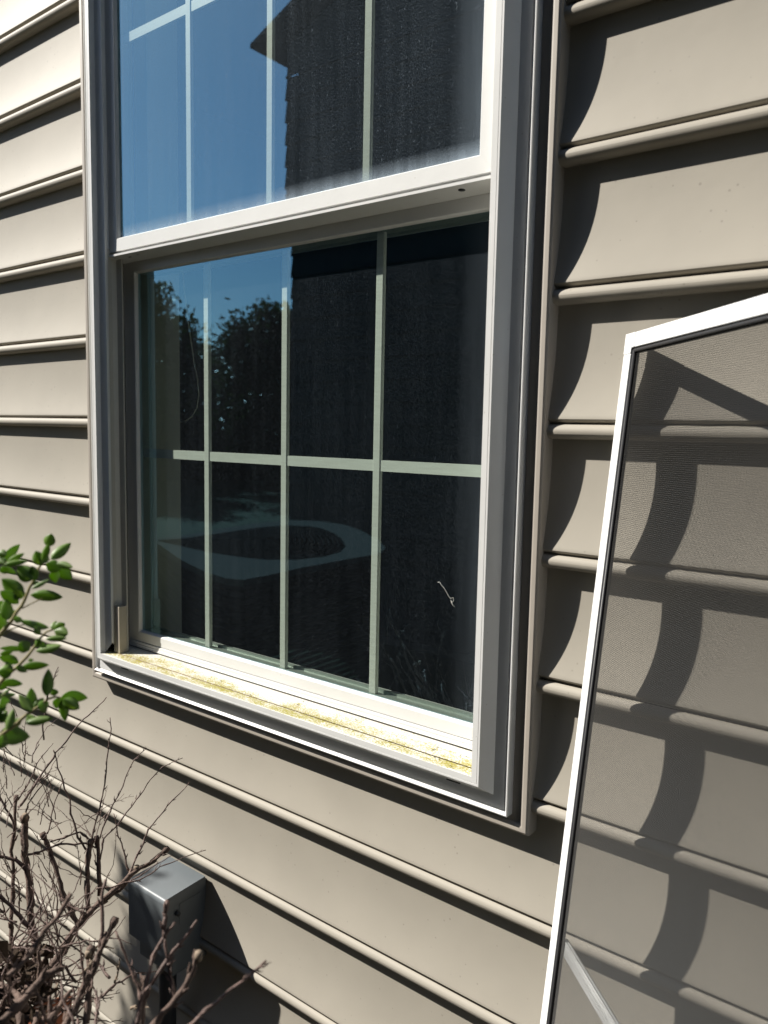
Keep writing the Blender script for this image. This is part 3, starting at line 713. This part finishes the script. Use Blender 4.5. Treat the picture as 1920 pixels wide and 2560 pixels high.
# ------------------------------------------------------------------ what the glass reflects: neighbouring wing, trees, pale shell
hx, hy = -3.06, -3.60
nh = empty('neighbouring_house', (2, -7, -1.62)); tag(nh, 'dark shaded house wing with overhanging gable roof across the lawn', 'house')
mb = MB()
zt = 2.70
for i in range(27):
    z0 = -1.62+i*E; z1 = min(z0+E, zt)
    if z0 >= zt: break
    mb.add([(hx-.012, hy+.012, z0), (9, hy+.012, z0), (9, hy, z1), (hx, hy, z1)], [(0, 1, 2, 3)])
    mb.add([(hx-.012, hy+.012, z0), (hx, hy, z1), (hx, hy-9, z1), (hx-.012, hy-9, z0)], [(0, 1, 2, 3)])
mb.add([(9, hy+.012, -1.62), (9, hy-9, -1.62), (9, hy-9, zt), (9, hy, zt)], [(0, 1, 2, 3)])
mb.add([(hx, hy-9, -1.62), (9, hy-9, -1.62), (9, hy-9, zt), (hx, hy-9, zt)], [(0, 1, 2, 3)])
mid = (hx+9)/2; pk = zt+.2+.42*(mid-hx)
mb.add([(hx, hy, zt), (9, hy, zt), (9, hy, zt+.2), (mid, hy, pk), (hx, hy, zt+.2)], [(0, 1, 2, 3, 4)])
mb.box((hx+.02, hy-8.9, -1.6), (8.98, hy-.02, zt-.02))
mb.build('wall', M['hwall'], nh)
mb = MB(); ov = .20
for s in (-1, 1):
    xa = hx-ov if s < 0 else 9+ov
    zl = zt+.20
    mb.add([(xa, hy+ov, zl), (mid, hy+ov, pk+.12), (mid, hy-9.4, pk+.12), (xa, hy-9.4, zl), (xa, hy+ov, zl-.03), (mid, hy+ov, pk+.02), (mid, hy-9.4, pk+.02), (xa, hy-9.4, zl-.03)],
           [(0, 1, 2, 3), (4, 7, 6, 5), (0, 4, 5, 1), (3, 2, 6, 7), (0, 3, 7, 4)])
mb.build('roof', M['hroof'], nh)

CV = np.array([CAM[0], .07-CAM[1], CAM[2]])
def refl(x, y, hd):       # where something seen mirrored at pixel x,y stands, hd metres away
    d = ray(x, y); d = np.array([d[0], -d[1], d[2]]); d /= np.linalg.norm(d[:2]); return CV+d*hd
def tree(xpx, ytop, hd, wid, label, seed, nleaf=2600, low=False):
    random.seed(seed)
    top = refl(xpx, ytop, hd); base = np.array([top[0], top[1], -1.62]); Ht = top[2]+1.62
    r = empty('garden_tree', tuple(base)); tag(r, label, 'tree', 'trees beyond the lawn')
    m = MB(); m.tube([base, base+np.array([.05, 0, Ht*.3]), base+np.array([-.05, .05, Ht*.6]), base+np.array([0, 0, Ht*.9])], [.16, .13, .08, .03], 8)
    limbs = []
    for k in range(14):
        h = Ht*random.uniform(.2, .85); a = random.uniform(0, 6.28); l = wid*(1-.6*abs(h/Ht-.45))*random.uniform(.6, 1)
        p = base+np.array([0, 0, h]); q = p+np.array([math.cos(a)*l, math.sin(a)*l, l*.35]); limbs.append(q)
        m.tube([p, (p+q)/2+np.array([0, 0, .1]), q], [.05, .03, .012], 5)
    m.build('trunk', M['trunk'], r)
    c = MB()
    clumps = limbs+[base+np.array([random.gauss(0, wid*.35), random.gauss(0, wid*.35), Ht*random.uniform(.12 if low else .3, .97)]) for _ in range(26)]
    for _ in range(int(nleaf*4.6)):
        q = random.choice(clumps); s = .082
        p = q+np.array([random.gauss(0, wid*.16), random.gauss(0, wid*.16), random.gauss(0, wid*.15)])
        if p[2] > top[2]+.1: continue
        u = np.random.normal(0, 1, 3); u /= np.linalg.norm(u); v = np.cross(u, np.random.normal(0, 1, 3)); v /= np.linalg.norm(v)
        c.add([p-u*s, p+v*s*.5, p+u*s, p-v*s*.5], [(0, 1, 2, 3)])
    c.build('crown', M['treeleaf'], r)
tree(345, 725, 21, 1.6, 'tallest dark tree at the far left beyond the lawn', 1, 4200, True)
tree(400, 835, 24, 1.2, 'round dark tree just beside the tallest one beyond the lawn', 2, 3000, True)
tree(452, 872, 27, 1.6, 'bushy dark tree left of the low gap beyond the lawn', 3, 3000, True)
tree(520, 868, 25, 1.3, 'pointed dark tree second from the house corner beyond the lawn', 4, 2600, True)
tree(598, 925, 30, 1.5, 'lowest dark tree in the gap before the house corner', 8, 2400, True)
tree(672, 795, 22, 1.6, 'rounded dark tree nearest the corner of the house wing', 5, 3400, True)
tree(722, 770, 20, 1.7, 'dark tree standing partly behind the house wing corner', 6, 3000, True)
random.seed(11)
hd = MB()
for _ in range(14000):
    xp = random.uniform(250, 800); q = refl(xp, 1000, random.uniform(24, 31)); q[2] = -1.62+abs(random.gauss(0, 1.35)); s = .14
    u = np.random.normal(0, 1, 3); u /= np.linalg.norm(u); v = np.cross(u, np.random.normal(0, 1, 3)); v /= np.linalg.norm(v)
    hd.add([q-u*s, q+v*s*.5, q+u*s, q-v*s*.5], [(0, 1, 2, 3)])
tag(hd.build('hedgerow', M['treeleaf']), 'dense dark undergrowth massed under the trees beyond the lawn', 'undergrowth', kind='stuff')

# outdoor condenser standing on the lawn (seen mirrored in the lower glass)
def plane_pt(x, y, z):
    d = ray(x, y); d = np.array([d[0], -d[1], d[2]]); t = (z-CV[2])/d[2]; return CV+d*t
outer = [(372, 1346), (450, 1400), (510, 1430), (560, 1446), (605, 1450), (655, 1441), (760, 1418), (880, 1396), (948, 1384), (962, 1370), (945, 1350), (900, 1326), (860, 1312), (800, 1303), (720, 1300), (640, 1308), (560, 1320), (470, 1336)]
inner = [(388, 1352), (440, 1364), (505, 1378), (560, 1388), (605, 1394), (660, 1400), (740, 1400), (810, 1392), (850, 1380), (862, 1366), (855, 1350), (835, 1334), (805, 1322), (770, 1316), (710, 1314), (640, 1320), (560, 1332), (470, 1345)]
zp = -.66
O = [plane_pt(x, y, zp) for x, y in outer]; I = [plane_pt(x, y, zp) for x, y in inner]; n = len(O)
cen = sum(O)/n
sh = empty('outdoor_condenser', (cen[0], cen[1], -1.62))
tag(sh, 'pale topped outdoor air conditioning condenser with a dark round fan grille', 'condenser')
Z = lambda p, dz: np.array([p[0], p[1], p[2]+dz])
mb = MB()
mb.add(O+I, [(i, (i+1) % n, n+(i+1) % n, n+i) for i in range(n)])
mb.add(O+[Z(p, -.03) for p in O], [(i, (i+1) % n, n+(i+1) % n, n+i) for i in range(n)])
# drip groove along the near edge
mb.build('top_cover', M['shell'], sh)
body = MB()
for k in range(30):
    za = -.035-k*.030; q = [np.array([*(cen[:2]+(p[:2]-cen[:2])*.97), zp+za]) for p in O]; q2 = [np.array([*(cen[:2]+(p[:2]-cen[:2])*.955), zp+za-.027]) for p in O]
    body.add(q+q2, [(i, (i+1) % n, n+(i+1) % n, n+i) for i in range(n)])
body.build('louvred_body', M['shelldark'], sh)
ci = sum(I)/n
mb = MB()
for f in np.linspace(.08, .98, 15):
    P = [np.array([*(ci[:2]+(p[:2]-ci[:2])*f), zp+.02*(1-f)]) for p in I]; mb.tube(P+[P[0]], .003, 4, cap=False)
mb.build('fan_grille', M['grille'], sh)
mb = MB(); fl = [Z(p, -.16) for p in I]
mb.add([Z(p, -.002) for p in I]+fl, [(i, (i+1) % n, n+(i+1) % n, n+i) for i in range(n)]+[tuple(range(n, 2*n))]); mb.build('fan_well', M['shelldark'], sh)
